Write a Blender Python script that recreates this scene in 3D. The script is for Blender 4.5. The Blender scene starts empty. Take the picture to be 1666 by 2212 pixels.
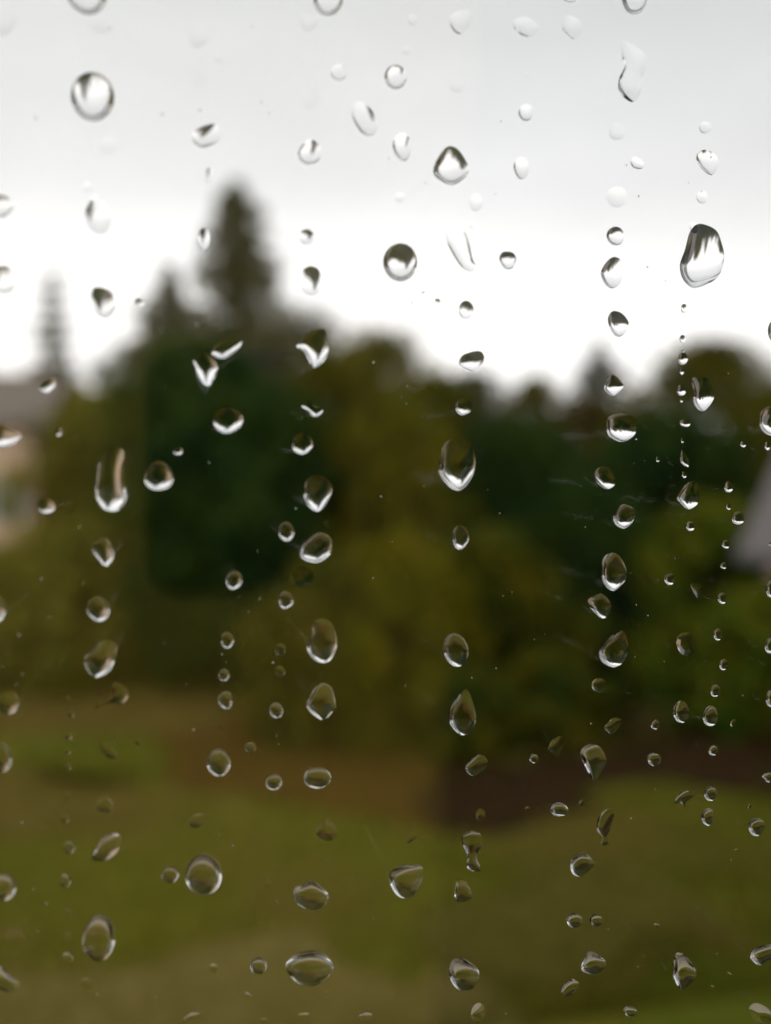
import bpy, bmesh, math, random
import numpy as np
from mathutils import Vector, Matrix, geometry
R = math.radians
sc = bpy.context.scene
C = sc.collection
rng = np.random.default_rng(7)
random.seed(7)

# ------------------------------------------------------------------ camera
CAM = Vector((0.0, 0.0, 4.5))                 # first-floor window, phone held 12 cm from the pane
FPX = 1910.0                                  # focal length in 1666-wide picture units
YAW, PITCH = R(12.3), R(4.07)                 # the lens looks a little right of the pane's normal and a little down
FOCUS = 0.1325
cam_d = bpy.data.cameras.new('camera')
cam = bpy.data.objects.new('camera', cam_d); C.objects.link(cam)
cam.rotation_mode = 'QUATERNION'
_rot = Matrix.Rotation(-YAW, 3, 'Z') @ Matrix.Rotation(R(90) - PITCH, 3, 'X')
cam.rotation_quaternion = _rot.to_quaternion()
cam.location = CAM
cam_d.sensor_fit = 'HORIZONTAL'
cam_d.sensor_width = 36
cam_d.lens = 36 * FPX / 1666
cam_d.clip_start = 0.005
cam_d.clip_end = 2000
cam_d.dof.use_dof = True
cam_d.dof.focus_distance = FOCUS
cam_d.dof.aperture_fstop = 9.6
sc.camera = cam

# ------------------------------------------------------------------ sky, sun, exposure
w = bpy.data.worlds.new('World'); sc.world = w; w.use_nodes = True
nt = w.node_tree; N = nt.nodes; L = nt.links; N.clear()
wo = N.new('ShaderNodeOutputWorld'); bg = N.new('ShaderNodeBackground'); L.new(bg.outputs[0], wo.inputs[0])
sky = N.new('ShaderNodeTexSky'); sky.sky_type = 'NISHITA'; sky.sun_disc = False
sky.sun_elevation = R(48); sky.sun_rotation = R(200)
sky.air_density = 1.0; sky.dust_density = 6.0
hs = N.new('ShaderNodeHueSaturation'); hs.inputs['Saturation'].default_value = 0.12
L.new(sky.outputs[0], hs.inputs['Color'])
sc1 = N.new('ShaderNodeVectorMath'); sc1.operation = 'SCALE'; sc1.inputs['Scale'].default_value = 0.08
L.new(hs.outputs[0], sc1.inputs[0])
tc = N.new('ShaderNodeTexCoord'); sx = N.new('ShaderNodeSeparateXYZ'); L.new(tc.outputs['Generated'], sx.inputs[0])
cr = N.new('ShaderNodeValToRGB'); L.new(sx.outputs['Z'], cr.inputs[0])
el = cr.color_ramp.elements
el[0].position = 0.0; el[0].color = (1.36, 1.34, 1.31, 1)
el[1].position = 1.0; el[1].color = (0.81, 0.835, 0.84, 1)
for p, c in ((0.12, (1.42, 1.41, 1.39)), (0.20, (1.28, 1.28, 1.275)), (0.27, (1.02, 1.03, 1.04)), (0.38, (0.91, 0.93, 0.937)), (0.5, (0.82, 0.845, 0.85))):
    e = el.new(p); e.color = (*c, 1)
nz = N.new('ShaderNodeTexNoise'); nz.inputs['Scale'].default_value = 2.2; nz.inputs['Detail'].default_value = 3
mp = N.new('ShaderNodeMapping'); mp.inputs['Scale'].default_value = (1, 1, 3.2)
L.new(tc.outputs['Generated'], mp.inputs[0]); L.new(mp.outputs[0], nz.inputs['Vector'])
mr = N.new('ShaderNodeMapRange'); mr.inputs['From Min'].default_value = .3; mr.inputs['From Max'].default_value = .7
mr.inputs['To Min'].default_value = 0.92; mr.inputs['To Max'].default_value = 1.07; L.new(nz.outputs['Fac'], mr.inputs['Value'])
cl = N.new('ShaderNodeVectorMath'); cl.operation = 'SCALE'; L.new(cr.outputs[0], cl.inputs[0]); L.new(mr.outputs[0], cl.inputs['Scale'])
mx = N.new('ShaderNodeMix'); mx.data_type = 'RGBA'; mx.inputs['Factor'].default_value = 0.93
L.new(sc1.outputs[0], mx.inputs['A']); L.new(cl.outputs[0], mx.inputs['B'])
L.new(mx.outputs['Result'], bg.inputs['Color']); bg.inputs['Strength'].default_value = 1.0
sd = bpy.data.lights.new('sun', 'SUN'); sd.energy = 0.5; sd.angle = R(25); sd.color = (1, .97, .93)
sun = bpy.data.objects.new('sun', sd); C.objects.link(sun); sun.rotation_euler = (R(42), 0, R(-20))
sc.view_settings.view_transform = 'Standard'; sc.view_settings.look = 'None'
sc.view_settings.exposure = 0.32; sc.view_settings.gamma = 1.0; sc.view_settings.use_curve_mapping = False
sc.cycles.use_denoising = True
sc.cycles.max_bounces = 14; sc.cycles.transmission_bounces = 12; sc.cycles.glossy_bounces = 6; sc.cycles.diffuse_bounces = 3
sc.cycles.sample_clamp_indirect = 4
sc.cycles.caustics_refractive = True; sc.cycles.caustics_reflective = True

# ------------------------------------------------------------------ helpers
def ray(px, py):
    """direction through a point of the 1666 x 2212 picture"""
    return (_rot @ Vector(((px - 833) / FPX, -(py - 1106) / FPX, -1))).normalized()
def at(px, py, dist):
    """the point that many metres out (along +Y) under a picture point"""
    d = ray(px, py); return CAM + d * (dist / d.y)
def ground(px, py, z=0.0):
    d = ray(px, py); return CAM + d * ((z - CAM.z) / d.z)

def mat(name, col, rough=.8, col2=None, scale=4.0, col3=None, scale3=.6, bump=0.0, spec=.3, detail=4, coords='Object', metallic=0.0):
    m = bpy.data.materials.new(name); m.use_nodes = True
    t = m.node_tree; b = t.nodes['Principled BSDF']
    b.inputs['Roughness'].default_value = rough; b.inputs['Specular IOR Level'].default_value = spec
    b.inputs['Metallic'].default_value = metallic
    b.inputs['Base Color'].default_value = (*col, 1)
    tc = t.nodes.new('ShaderNodeTexCoord'); src = tc.outputs[coords]
    last = None
    if col2:
        n = t.nodes.new('ShaderNodeTexNoise'); n.inputs['Scale'].default_value = scale; n.inputs['Detail'].default_value = detail
        t.links.new(src, n.inputs['Vector'])
        r = t.nodes.new('ShaderNodeValToRGB'); r.color_ramp.elements[0].position = .35; r.color_ramp.elements[1].position = .65
        r.color_ramp.elements[0].color = (*col, 1); r.color_ramp.elements[1].color = (*col2, 1)
        t.links.new(n.outputs['Fac'], r.inputs[0]); last = r.outputs[0]
        if col3:
            n3 = t.nodes.new('ShaderNodeTexNoise'); n3.inputs['Scale'].default_value = scale3; n3.inputs['Detail'].default_value = 3
            t.links.new(src, n3.inputs['Vector'])
            r3 = t.nodes.new('ShaderNodeValToRGB'); r3.color_ramp.elements[0].position = .47; r3.color_ramp.elements[1].position = .6
            r3.color_ramp.elements[0].color = (0, 0, 0, 1); r3.color_ramp.elements[1].color = (1, 1, 1, 1)
            t.links.new(n3.outputs['Fac'], r3.inputs[0])
            mm = t.nodes.new('ShaderNodeMix'); mm.data_type = 'RGBA'
            t.links.new(r3.outputs[0], mm.inputs['Factor']); t.links.new(last, mm.inputs['A']); mm.inputs['B'].default_value = (*col3, 1)
            last = mm.outputs['Result']
        t.links.new(last, b.inputs['Base Color'])
        if bump:
            bp = t.nodes.new('ShaderNodeBump'); bp.inputs['Strength'].default_value = bump; bp.inputs['Distance'].default_value = .02
            t.links.new(n.outputs['Fac'], bp.inputs['Height']); t.links.new(bp.outputs[0], b.inputs['Normal'])
    return m
def leaf_mat(name, col, col2, scale=.9):
    m = mat(name, col, .7, col2, scale, spec=.06, detail=5)
    t = m.node_tree; b = t.nodes['Principled BSDF']; out = t.nodes['Material Output']
    tr = t.nodes.new('ShaderNodeBsdfTranslucent'); ms = t.nodes.new('ShaderNodeMixShader'); ms.inputs[0].default_value = .3
    t.links.new(b.inputs['Base Color'].links[0].from_socket, tr.inputs['Color'])
    t.links.new(b.outputs[0], ms.inputs[1]); t.links.new(tr.outputs[0], ms.inputs[2]); t.links.new(ms.outputs[0], out.inputs['Surface'])
    return m
def glass(name, ior, tint=(1, 1, 1)):
    m = bpy.data.materials.new(name); m.use_nodes = True; t = m.node_tree
    t.nodes.remove(t.nodes['Principled BSDF'])
    g = t.nodes.new('ShaderNodeBsdfGlass'); g.inputs['Roughness'].default_value = 0; g.inputs['IOR'].default_value = ior; g.inputs['Color'].default_value = (*tint, 1)
    t.links.new(g.outputs[0], t.nodes['Material Output'].inputs['Surface'])
    return m
def mesh_obj(name, verts, faces, m, parent=None, smooth=False):
    me = bpy.data.meshes.new(name)
    if isinstance(verts, np.ndarray) and isinstance(faces, np.ndarray):
        nv, nf, k = len(verts), len(faces), faces.shape[1]
        me.vertices.add(nv); me.vertices.foreach_set('co', verts.astype(np.float32).ravel())
        me.loops.add(nf * k); me.loops.foreach_set('vertex_index', faces.astype(np.int32).ravel())
        me.polygons.add(nf); me.polygons.foreach_set('loop_start', np.arange(0, nf * k, k, dtype=np.int32))
        me.polygons.foreach_set('loop_total', np.full(nf, k, dtype=np.int32))
        me.update(calc_edges=True); me.validate()
    else:
        me.from_pydata([tuple(v) for v in verts], [], [tuple(f) for f in faces]); me.update()
    if smooth: me.polygons.foreach_set('use_smooth', [True] * len(me.polygons))
    me.materials.append(m)
    o = bpy.data.objects.new(name, me); C.objects.link(o)
    if parent: o.parent = parent
    return o
def tag(o, label, cat, group=None, kind=None):
    o['label'] = label; o['category'] = cat
    if group: o['group'] = group
    if kind: o['kind'] = kind
    return o
def struct(o, label=None):
    o['kind'] = 'structure'
    if label: o['label'] = label
    return o
def empty(name, loc, label, cat, group=None, rz=0):
    o = bpy.data.objects.new(name, None); C.objects.link(o); o.location = loc; o.rotation_euler = (0, 0, rz)
    o.empty_display_size = .1
    return tag(o, label, cat, group)
def box_bm(bm, x0, x1, y0, y1, z0, z1, bevel=0):
    r = bmesh.ops.create_cube(bm, size=1)
    for v in r['verts']:
        v.co = Vector(((x0 + x1) / 2 + v.co.x * (x1 - x0), (y0 + y1) / 2 + v.co.y * (y1 - y0), (z0 + z1) / 2 + v.co.z * (z1 - z0)))
    if bevel:
        es = list({e for v in r['verts'] for e in v.link_edges})
        bmesh.ops.bevel(bm, geom=es, offset=bevel, segments=2, affect='EDGES')
def bm_obj(name, bm, m, parent=None, smooth=False):
    me = bpy.data.meshes.new(name); bm.to_mesh(me); bm.free(); me.materials.append(m)
    if smooth: me.polygons.foreach_set('use_smooth', [True] * len(me.polygons))
    o = bpy.data.objects.new(name, me); C.objects.link(o)
    if parent: o.parent = parent
    return o
def box_obj(name, b, m, parent=None, bevel=0):
    bm = bmesh.new(); box_bm(bm, *b, bevel=bevel); return bm_obj(name, bm, m, parent)

# ------------------------------------------------------------------ ground
def noise2(x, y, s=1.0):
    return (math.sin(x * 1.3 * s + 1.7) + math.sin(y * 1.7 * s + .4) + math.sin((x + y) * .9 * s + 2.2) + math.sin((x - y * 1.4) * 2.1 * s)) * .25
M_lawn = mat('lawn_turf', (.084, .090, .005), .95, (.132, .124, .013), 1.3, (.128, .096, .018), .33, bump=.3, spec=.1)
M_field = M_lawn
M_path = mat('bare_path_soil', (.150, .115, .032), .95, (.190, .142, .046), 2.0, bump=.3, spec=.1)
M_soil = mat('bark_soil', (.075, .036, .006), .95, (.110, .054, .010), 2.5, bump=.5, spec=.1)
M_dark_soil = mat('wet_dark_soil', (.020, .008, .004), .95, (.038, .013, .007), 3, bump=.5, spec=.1)
gs = 700
mesh_obj('ground', [(-gs, -2, 0), (gs, -2, 0), (gs, gs, 0), (-gs, gs, 0)], [(0, 1, 2, 3)], M_field)
struct(bpy.data.objects['ground'], 'olive green lawn stretching away behind the wet window')
def patchy(m):
    """bare earth that thins out between the grass towards the sheet's rim"""
    m = m.copy(); t = m.node_tree; b = t.nodes['Principled BSDF']
    at_ = t.nodes.new('ShaderNodeAttribute'); at_.attribute_name = 'cover'
    n = t.nodes.new('ShaderNodeTexNoise'); n.inputs['Scale'].default_value = 5; n.inputs['Detail'].default_value = 5
    tc = t.nodes.new('ShaderNodeTexCoord'); t.links.new(tc.outputs['Object'], n.inputs['Vector'])
    s1 = t.nodes.new('ShaderNodeMath'); s1.operation = 'MULTIPLY_ADD'; s1.inputs[1].default_value = 2.2; s1.inputs[2].default_value = -.62
    t.links.new(at_.outputs['Fac'], s1.inputs[0])
    s2 = t.nodes.new('ShaderNodeMath'); s2.operation = 'ADD'; t.links.new(s1.outputs[0], s2.inputs[0]); t.links.new(n.outputs['Fac'], s2.inputs[1])
    s3 = t.nodes.new('ShaderNodeMapRange'); s3.inputs['From Min'].default_value = .42; s3.inputs['From Max'].default_value = .9
    t.links.new(s2.outputs[0], s3.inputs['Value']); t.links.new(s3.outputs[0], b.inputs['Alpha'])
    return m
PM = {}
def patch(name, pix, m, z, label, n=8, amp=.25, soft=.55):
    """an irregular sheet on the ground whose outline passes through the ground under these picture points"""
    P = [ground(*p) for p in pix]; out = []
    if sum(P[i].x * P[(i + 1) % len(P)].y - P[(i + 1) % len(P)].x * P[i].y for i in range(len(P))) < 0: P = P[::-1]
    for i in range(len(P)):
        a, b = P[i], P[(i + 1) % len(P)]
        for k in range(n):
            q = a.lerp(b, k / n)
            out.append(Vector((q.x + amp * noise2(q.x, q.y, 2.3), q.y + amp * noise2(q.y, q.x, 2.1))))
    from_, N_ = [], len(out)
    co = []
    for i in range(N_):
        d = (out[(i + 1) % N_] - out[i - 1]).normalized(); nrm = Vector((d.y, -d.x))
        co.append(out[i] + nrm * soft)
    cin = [out[i] - (co[i] - out[i]) for i in range(N_)]
    bm = bmesh.new(); lay = bm.verts.layers.float.new('cover')
    vs, _, fs, *_r = geometry.delaunay_2d_cdt(co + cin, [], [list(range(N_)), list(range(N_, 2 * N_))], 1, 1e-6)
    ins = [Vector(v) for v in cin]
    bv = []
    for v in vs:
        x_ = bm.verts.new((v[0], v[1], z)); dmin = min((v - q).length for q in out)
        # inside the mid line: full cover; outside: none
        c_ = 0
        for i in range(N_):
            a, b = out[i], out[(i + 1) % N_]
            if (a.y > v[1]) != (b.y > v[1]) and v[0] < a.x + (v[1] - a.y) * (b.x - a.x) / (b.y - a.y): c_ ^= 1
        x_[lay] = 1.0 if c_ else 0.0; bv.append(x_)
    for f in fs:
        try: bm.faces.new([bv[i] for i in f])
        except ValueError: pass
    bmesh.ops.recalc_face_normals(bm, faces=bm.faces)
    if sum(f.normal.z * f.calc_area() for f in bm.faces) < 0: bmesh.ops.reverse_faces(bm, faces=bm.faces)
    if m.name not in PM: PM[m.name] = patchy(m)
    return struct(bm_obj(name, bm, PM[m.name]), label)
patch('path', [(-500, 2150), (180, 2130), (420, 2075), (700, 2040), (760, 2075), (700, 2140), (1010, 2150), (1060, 2330), (700, 2600), (-500, 2700)], M_path, .012, 'tan worn path crossing the lawn under the window', amp=.12)
M_slab = mat('pale_gravel', (.30, .25, .17), .9, (.40, .34, .24), 9, bump=.4)
struct(box_obj('patio', (-30, 30, .35, 5.2, -.05, .03), M_slab), 'pale tan gravel apron along the foot of the house')
patch('soil_bed', [(-600, 1465), (200, 1480), (420, 1500), (640, 1560), (900, 1640), (1100, 1690), (1130, 1750), (1000, 1790), (820, 1765), (640, 1725), (420, 1700), (330, 1620), (130, 1570), (-120, 1590), (-600, 1640)], M_soil, .008, 'brown bark soil bed between the lawn and the trees')
patch('hedge_soil_bed', [(960, 1660), (1160, 1670), (1330, 1630), (1480, 1580), (2200, 1570), (2200, 1740), (1666, 1715), (1480, 1680), (1330, 1680), (1170, 1740), (1060, 1790), (960, 1760)], M_dark_soil, .016, 'dark reddish soil under the shrubs at the right')
M_moss = mat('bright_moss', (.066, .082, .004), .95, (.095, .100, .008), 2, spec=.1)
M_dirt = mat('worn_lawn_dirt', (.098, .080, .012), .95, (.125, .100, .020), 2, spec=.1)
patch('worn_patch', [(1080, 1930), (1300, 1880), (1560, 1900), (1500, 1990), (1300, 2090), (1050, 2110), (960, 2010)], M_dirt, .008, 'worn brown patch in the lawn at lower right')
M_tan = mat('sandy_brown_soil', (.092, .066, .012), .95, (.122, .088, .018), 1.5, bump=.3, spec=.1)
patch('sandy_bed', [(-700, 1462), (100, 1470), (330, 1490), (470, 1520), (440, 1570), (230, 1585), (20, 1570), (-700, 1590)], M_tan, .016, 'light sandy brown bed in front of the left shrubs')
patch('worn_strip', [(-700, 1680), (60, 1665), (300, 1690), (380, 1730), (200, 1790), (-100, 1800), (-700, 1830)], M_tan, .012, 'sandy worn strip of lawn at the left')
patch('moss_patch', [(1480, 2080), (1720, 2010), (1900, 2200), (1700, 2420), (1430, 2260)], M_moss, .008, 'bright mossy green patch of lawn at lower right corner')
patch('green_patch', [(80, 1600), (230, 1575), (330, 1600), (330, 1660), (180, 1690), (70, 1650)], M_moss, .012, 'bright green patch of grass beside the brown bed')

# short grass over the near lawn
def grass(n):
    V = np.zeros((n, 3, 3)); y = 6.2 + rng.random(n) ** 1.5 * 7.5
    x = (rng.random(n) * 2 - 1) * (y * .62) + y * .2
    a = rng.random(n) * math.tau; h = .03 + .04 * rng.random(n); wd = .006 + .006 * rng.random(n)
    V[:, 0] = np.c_[x - np.cos(a) * wd, y - np.sin(a) * wd, np.zeros(n)]
    V[:, 1] = np.c_[x + np.cos(a) * wd, y + np.sin(a) * wd, np.zeros(n)]
    V[:, 2] = np.c_[x + rng.normal(0, .02, n), y + rng.normal(0, .02, n), h]
    return V.reshape(-1, 3), np.arange(n * 3).reshape(-1, 3)
v, f = grass(60000)
g = mesh_obj('grass', v, f, mat('grass_blades', (.068, .078, .004), .8, (.115, .102, .009), .8, spec=.04))
tag(g, 'short damp olive grass covering the lawn', 'grass', kind='stuff')

# ------------------------------------------------------------------ trees
M_bark = mat('bark', (.050, .036, .024), .95, (.090, .068, .048), 9, bump=.6, spec=.1)
LM = {
 'olive':  leaf_mat('olive_leaves', (.060, .072, .008), (.175, .148, .016), 1.1),
 'deep':   leaf_mat('deep_green_leaves', (.014, .045, .012), (.062, .100, .014), 1.1),
 'green':  leaf_mat('fresh_green_leaves', (.048, .115, .008), (.185, .185, .012), 1.0),
 'yellow': leaf_mat('yellow_olive_leaves', (.085, .110, .005), (.220, .180, .008), 1.2),
 'mixed':  leaf_mat('mixed_green_yellow_leaves', (.042, .078, .010), (.180, .150, .008), 1.3),
 'grey':   leaf_mat('grey_green_leaves', (.085, .090, .055), (.150, .140, .085), 1.0),  # greyed and lifted, rain haze put into the leaf colour
 'conifer': leaf_mat('conifer_needles', (.085, .092, .058), (.150, .148, .095), 1.5),  # needles greyed too, standing in for haze in the air
 'brown':  leaf_mat('browning_leaves', (.080, .070, .018), (.170, .125, .032), 1.2),
 'pale':   leaf_mat('pale_olive_leaves', (.150, .150, .022), (.290, .255, .040), 1.0),  # paler than the olive, so these trees look hazier
 'red':    leaf_mat('red_leaves', (.120, .014, .006), (.190, .030, .008)),
 'dark':   leaf_mat('gap_shade_leaves', (.004, .010, .005), (.014, .026, .009)),  # near black, the shrub gap's shade put into the leaf colour
}
def tube(bm, pts, rads, seg=8):
    rings = []
    for i, p in enumerate(pts):
        d = (pts[min(i + 1, len(pts) - 1)] - pts[max(i - 1, 0)]).normalized()
        a = d.orthogonal().normalized(); b = d.cross(a)
        rings.append([bm.verts.new(p + (a * math.cos(t * math.tau / seg) + b * math.sin(t * math.tau / seg)) * rads[i]) for t in range(seg)])
    for i in range(len(rings) - 1):
        for k in range(seg):
            bm.faces.new((rings[i][k], rings[i][(k + 1) % seg], rings[i + 1][(k + 1) % seg], rings[i + 1][k]))
    bm.faces.new(rings[-1]); bm.faces.new(rings[0][::-1])
def leaves(centres, spread, per, size, flat=.0):
    """small folded leaf faces scattered through each clump"""
    n = len(centres) * per
    c = np.repeat(np.asarray(centres), per, axis=0)
    sp = np.repeat(np.asarray(spread), per)[:, None]
    u = rng.normal(0, 1, (n, 3)); u /= np.linalg.norm(u, axis=1)[:, None] + 1e-9
    p = c + u * sp * (rng.random((n, 1)) ** .45)
    a = rng.normal(0, 1, (n, 3)); a /= np.linalg.norm(a, axis=1)[:, None]
    b = np.cross(a, rng.normal(0, 1, (n, 3))); b /= np.linalg.norm(b, axis=1)[:, None] + 1e-9
    s = size * (.6 + .8 * rng.random((n, 1)))
    V = np.stack([p - a * s, p + b * s * .45, p + a * s, p - b * s * .45], 1)
    return V.reshape(-1, 3), np.arange(n * 4).reshape(-1, 4)
def broadleaf(name, base, top_z, width, depth, m, label, cat='tree', clumps=90, per=150, leaf=.085, low=.12, group=None, shape=1.0, lean=0):
    """trunk with limbs, and a crown of leaf clumps: loc is the foot of the trunk"""
    H = top_z
    t = empty(name, base, label, cat, group)
    bm = bmesh.new(); tr = max(.04, H * .018)
    tp = [Vector((0, 0, -.1)), Vector((.03, .02, H * .2)), Vector((lean * .3, 0, H * .45)), Vector((lean * .6, .05, H * .72)), Vector((lean, 0, H * .9))]
    tube(bm, tp, [tr * 1.4, tr, tr * .8, tr * .45, tr * .12])
    for k in range(9):
        h0 = H * (low + .1 + .07 * k); a = k * 2.4; q = tp[1].lerp(tp[3], min(1, k / 8))
        q = Vector((q.x, q.y, h0))
        ln = width * .34 * (1 - .05 * k)
        tube(bm, [q, q + Vector((math.cos(a) * ln * .5, math.sin(a) * ln * .5 * depth / width, H * .07)), q + Vector((math.cos(a) * ln, math.sin(a) * ln * depth / width, H * .16))], [tr * .42, tr * .26, tr * .08], 6)
    bm_obj('trunk', bm, M_bark, t)
    cs, ss = [], []; w1, w2 = rng.random() * 6.28, rng.random() * 6.28
    for i in range(clumps):
        z = (i + .5) / clumps
        zz = low + (1 - low) * z
        prof = math.sin(math.pi * min(1, (z * .86 + .14)) ** shape) ** .6 if z < 1 else 0
        a = i * 2.39996 + rng.normal(0, .3); r = (.35 + .65 * rng.random() ** .5) * prof * (1 + .26 * math.sin(2 * a + w1) + .16 * math.sin(3 * a + 5 * z + w2))
        cs.append((math.cos(a) * r * width / 2 + lean * zz, math.sin(a) * r * depth / 2, H * zz * (1 - .04 * rng.random())))
        ss.append(min(width, H) * (.06 + .13 * rng.random() ** 1.5))
    # keep the crown under its top
    cs = np.array(cs); ss = np.array(ss); cs[:, 2] = np.minimum(cs[:, 2], H - ss * .8)
    v, f = leaves(cs, ss, per, leaf)
    v[:, 2] = np.maximum(v[:, 2], .02)
    mesh_obj('crown', v, f, m, t)
    return t
def conifer(name, base, H, width, m, label, group=None, tiers=22, per=17, leaf=.10, gap=.12, bulge=None):
    t = empty(name, base, label, 'tree', group)
    bm = bmesh.new(); tube(bm, [Vector((0, 0, -.1)), Vector((.02, 0, H * .5)), Vector((0, 0, H * .99))], [H * .018, H * .011, .01])
    cs, ss = [], []
    for i in range(tiers):
        z = i / (tiers - 1); h = H * (gap + (1 - gap) * z) - .02
        r = width / 2 * (1 - z) ** .8 + .12
        if bulge: r = width / 2 * bulge(z)
        r = max(.1, r * (.82 + .36 * rng.random())); nb = 7
        for k in range(nb):
            a = k * math.tau / nb + i * .55 + rng.normal(0, .3); rr = r * (.45 + .75 * rng.random())
            if rng.random() < .12: continue
            tip = Vector((math.cos(a) * rr, math.sin(a) * rr, h - rr * .22))
            tube(bm, [Vector((0, 0, h)), Vector((0, 0, h)).lerp(tip, .5) + Vector((0, 0, rr * .06)), tip], [.018, .012, .004], 5)
            for q in (.3, .55, .8, 1.0):
                p = Vector((0, 0, h)).lerp(tip, q); cs.append(tuple(p)); ss.append(.10 + rr * .13)
    bm_obj('trunk', bm, M_bark, t)
    v, f = leaves(np.array(cs), np.array(ss), per, leaf)
    mesh_obj('crown', v, f, m, t)
    return t
def span(px0, px1, dist): return (at(px1, 970, dist) - at(px0, 970, dist)).length
def tree_px(kind, name, px, top, wpx, dist, m, label, **kw):
    p = at(px, top, dist); base = Vector((p.x, p.y, 0)); wd = span(px - wpx / 2, px + wpx / 2, dist)
    if kind == 'c': return conifer(name, base, p.z, wd, LM[m], label, **kw)
    return broadleaf(name, base, p.z, wd, kw.pop('depth', wd * .8), LM[m], label, **kw)

# far row, against the sky
tree_px('c', 'conifer_tree', 515, 400, 200, 26, 'conifer', 'tallest dark conifer, its bushy tip standing high above the tree line', bulge=lambda z: float(np.interp(z, [0, .72, .80, .87, .905, .95, .98, 1], [1.2, 1.05, .85, .55, .42, .66, .42, .08])), gap=.3, per=22, leaf=.11, tiers=34)
tree_px('c', 'conifer_tree', 368, 580, 220, 24, 'conifer', 'shorter pointed conifer just left of the tallest conifer', bulge=lambda z: min(1.1, (1 - z) * 4 + .05), tiers=28)
tree_px('c', 'conifer_tree', 112, 600, 150, 25, 'conifer', 'slim pointed conifer standing between the tan house and the tree mass', per=9, bulge=lambda z: min(1.0, (1 - z) * 2.4 + .04))
tree_px('c', 'conifer_tree', 1295, 745, 170, 27, 'conifer', 'small pointed conifer rising in the dip left of the round tree', bulge=lambda z: min(1.1, (1 - z) * 4 + .05))
tree_px('b', 'broadleaf_tree', 645, 668, 460, 24, 'grey', 'tall greyish tree whose shoulder slopes down right of the tallest conifer', clumps=120)
tree_px('b', 'broadleaf_tree', 120, 790, 300, 23, 'grey', 'thin greyish tree beside the roof of the tan house', clumps=45)
tree_px('b', 'broadleaf_tree', 815, 715, 420, 21, 'olive', 'rounded olive tree with its dome right of the tallest conifer', clumps=130)
tree_px('b', 'broadleaf_tree', 1010, 800, 330, 23, 'grey', 'greyish tree where the tree line steps down in the middle', clumps=90)
tree_px('b', 'broadleaf_tree', 1150, 815, 260, 24, 'olive', 'low rounded tree left of the dip in the tree line', clumps=80)
tree_px('b', 'broadleaf_tree', 1270, 860, 300, 22, 'brown', 'brownish green tree below the small pointed conifer', clumps=90)
tree_px('b', 'broadleaf_tree', 1530, 735, 430, 20, 'olive', 'big round topped olive tree beside the grey roof', clumps=190)
tree_px('b', 'broadleaf_tree', 1700, 825, 330, 21, 'yellow', 'yellowish tree behind the grey roof', clumps=170)
tree_px('b', 'broadleaf_tree', 300, 735, 300, 22.5, 'grey', 'greyish tree under the shorter pointed conifer', clumps=90)
tree_px('b', 'broadleaf_tree', 720, 760, 420, 20, 'olive', 'olive tree filling the slope right of the tallest conifer', clumps=120)
tree_px('b', 'broadleaf_tree', 940, 800, 300, 20.5, 'mixed', 'mottled tree on the right slope of the rounded dome', clumps=90)
# middle row
tree_px('b', 'broadleaf_tree', 430, 720, 520, 19, 'deep', 'broad green tree filling the space under the two tall conifers', clumps=150, low=.08)
tree_px('b', 'broadleaf_tree', 560, 830, 520, 17.5, 'deep', 'dense deep green tree in front of the broad green tree', clumps=170, low=.05)
tree_px('b', 'broadleaf_tree', 205, 840, 380, 19.8, 'pale', 'leafy pale olive tree beside the tan house', clumps=120, low=.05)
tree_px('b', 'broadleaf_tree', 860, 850, 330, 17.5, 'mixed', 'mottled tree standing below the rounded dome', clumps=130, low=.05)
tree_px('b', 'broadleaf_tree', 1120, 900, 420, 18, 'deep', 'deep green tree above the dark diagonal gap', clumps=150, low=.04)
tree_px('b', 'broadleaf_tree', 1450, 890, 420, 17.5, 'deep', 'deep green tree under the round topped tree', clumps=150, low=.05)
tree_px('b', 'broadleaf_tree', 1690, 1262, 330, 12.4, 'green', 'green shrubby tree hiding the wall below the grey roof', clumps=110, low=.03)
# near shrubs
tree_px('b', 'large_shrub', 0, 1185, 190, 17.2, 'pale', 'pale shrub hiding the foot of the tan house', cat='shrub', clumps=80, low=.0, leaf=.07)
tree_px('b', 'large_shrub', 170, 1120, 440, 18.0, 'pale', 'wide pale olive shrub in front of the tan house', cat='shrub', clumps=120, low=.0, leaf=.07)
tree_px('b', 'large_shrub', 420, 1210, 430, 17.8, 'deep', 'deep green shrub behind the brown soil bed', cat='shrub', clumps=120, low=.0, leaf=.07)
tree_px('b', 'large_shrub', 740, 1200, 380, 13.4, 'olive', 'mottled olive shrub reaching down to the brown bed', cat='shrub', clumps=130, low=.0, leaf=.065)
tree_px('b', 'large_shrub', 870, 1150, 300, 13.2, 'yellow', 'golden tinged shrub right of the mottled olive shrub', cat='shrub', clumps=110, low=.0, leaf=.065)
tree_px('b', 'large_shrub', 1060, 1140, 340, 13.6, 'mixed', 'lumpy green and yellow shrub left of the dark diagonal gap', cat='shrub', clumps=130, low=.0, leaf=.065)
tree_px('b', 'large_shrub', 1190, 1400, 250, 12.5, 'mixed', 'low olive shrub at the foot of the dark gap', cat='shrub', clumps=90, low=.0, leaf=.06)
tree_px('b', 'large_shrub', 1000, 1440, 260, 12.3, 'mixed', 'small mottled shrub under the lumpy green and yellow shrub', cat='shrub', clumps=80, low=.0, leaf=.06)
tree_px('b', 'large_shrub', 1250, 1040, 330, 14.9, 'deep', 'deep green shrub above the diagonal gap', cat='shrub', clumps=130, low=.0, leaf=.065)
tree_px('b', 'large_shrub', 1340, 1230, 330, 14.4, 'dark', 'shrub with the shade of the dark gap put into its leaf colour', cat='shrub', clumps=130, low=.0, leaf=.065)
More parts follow.
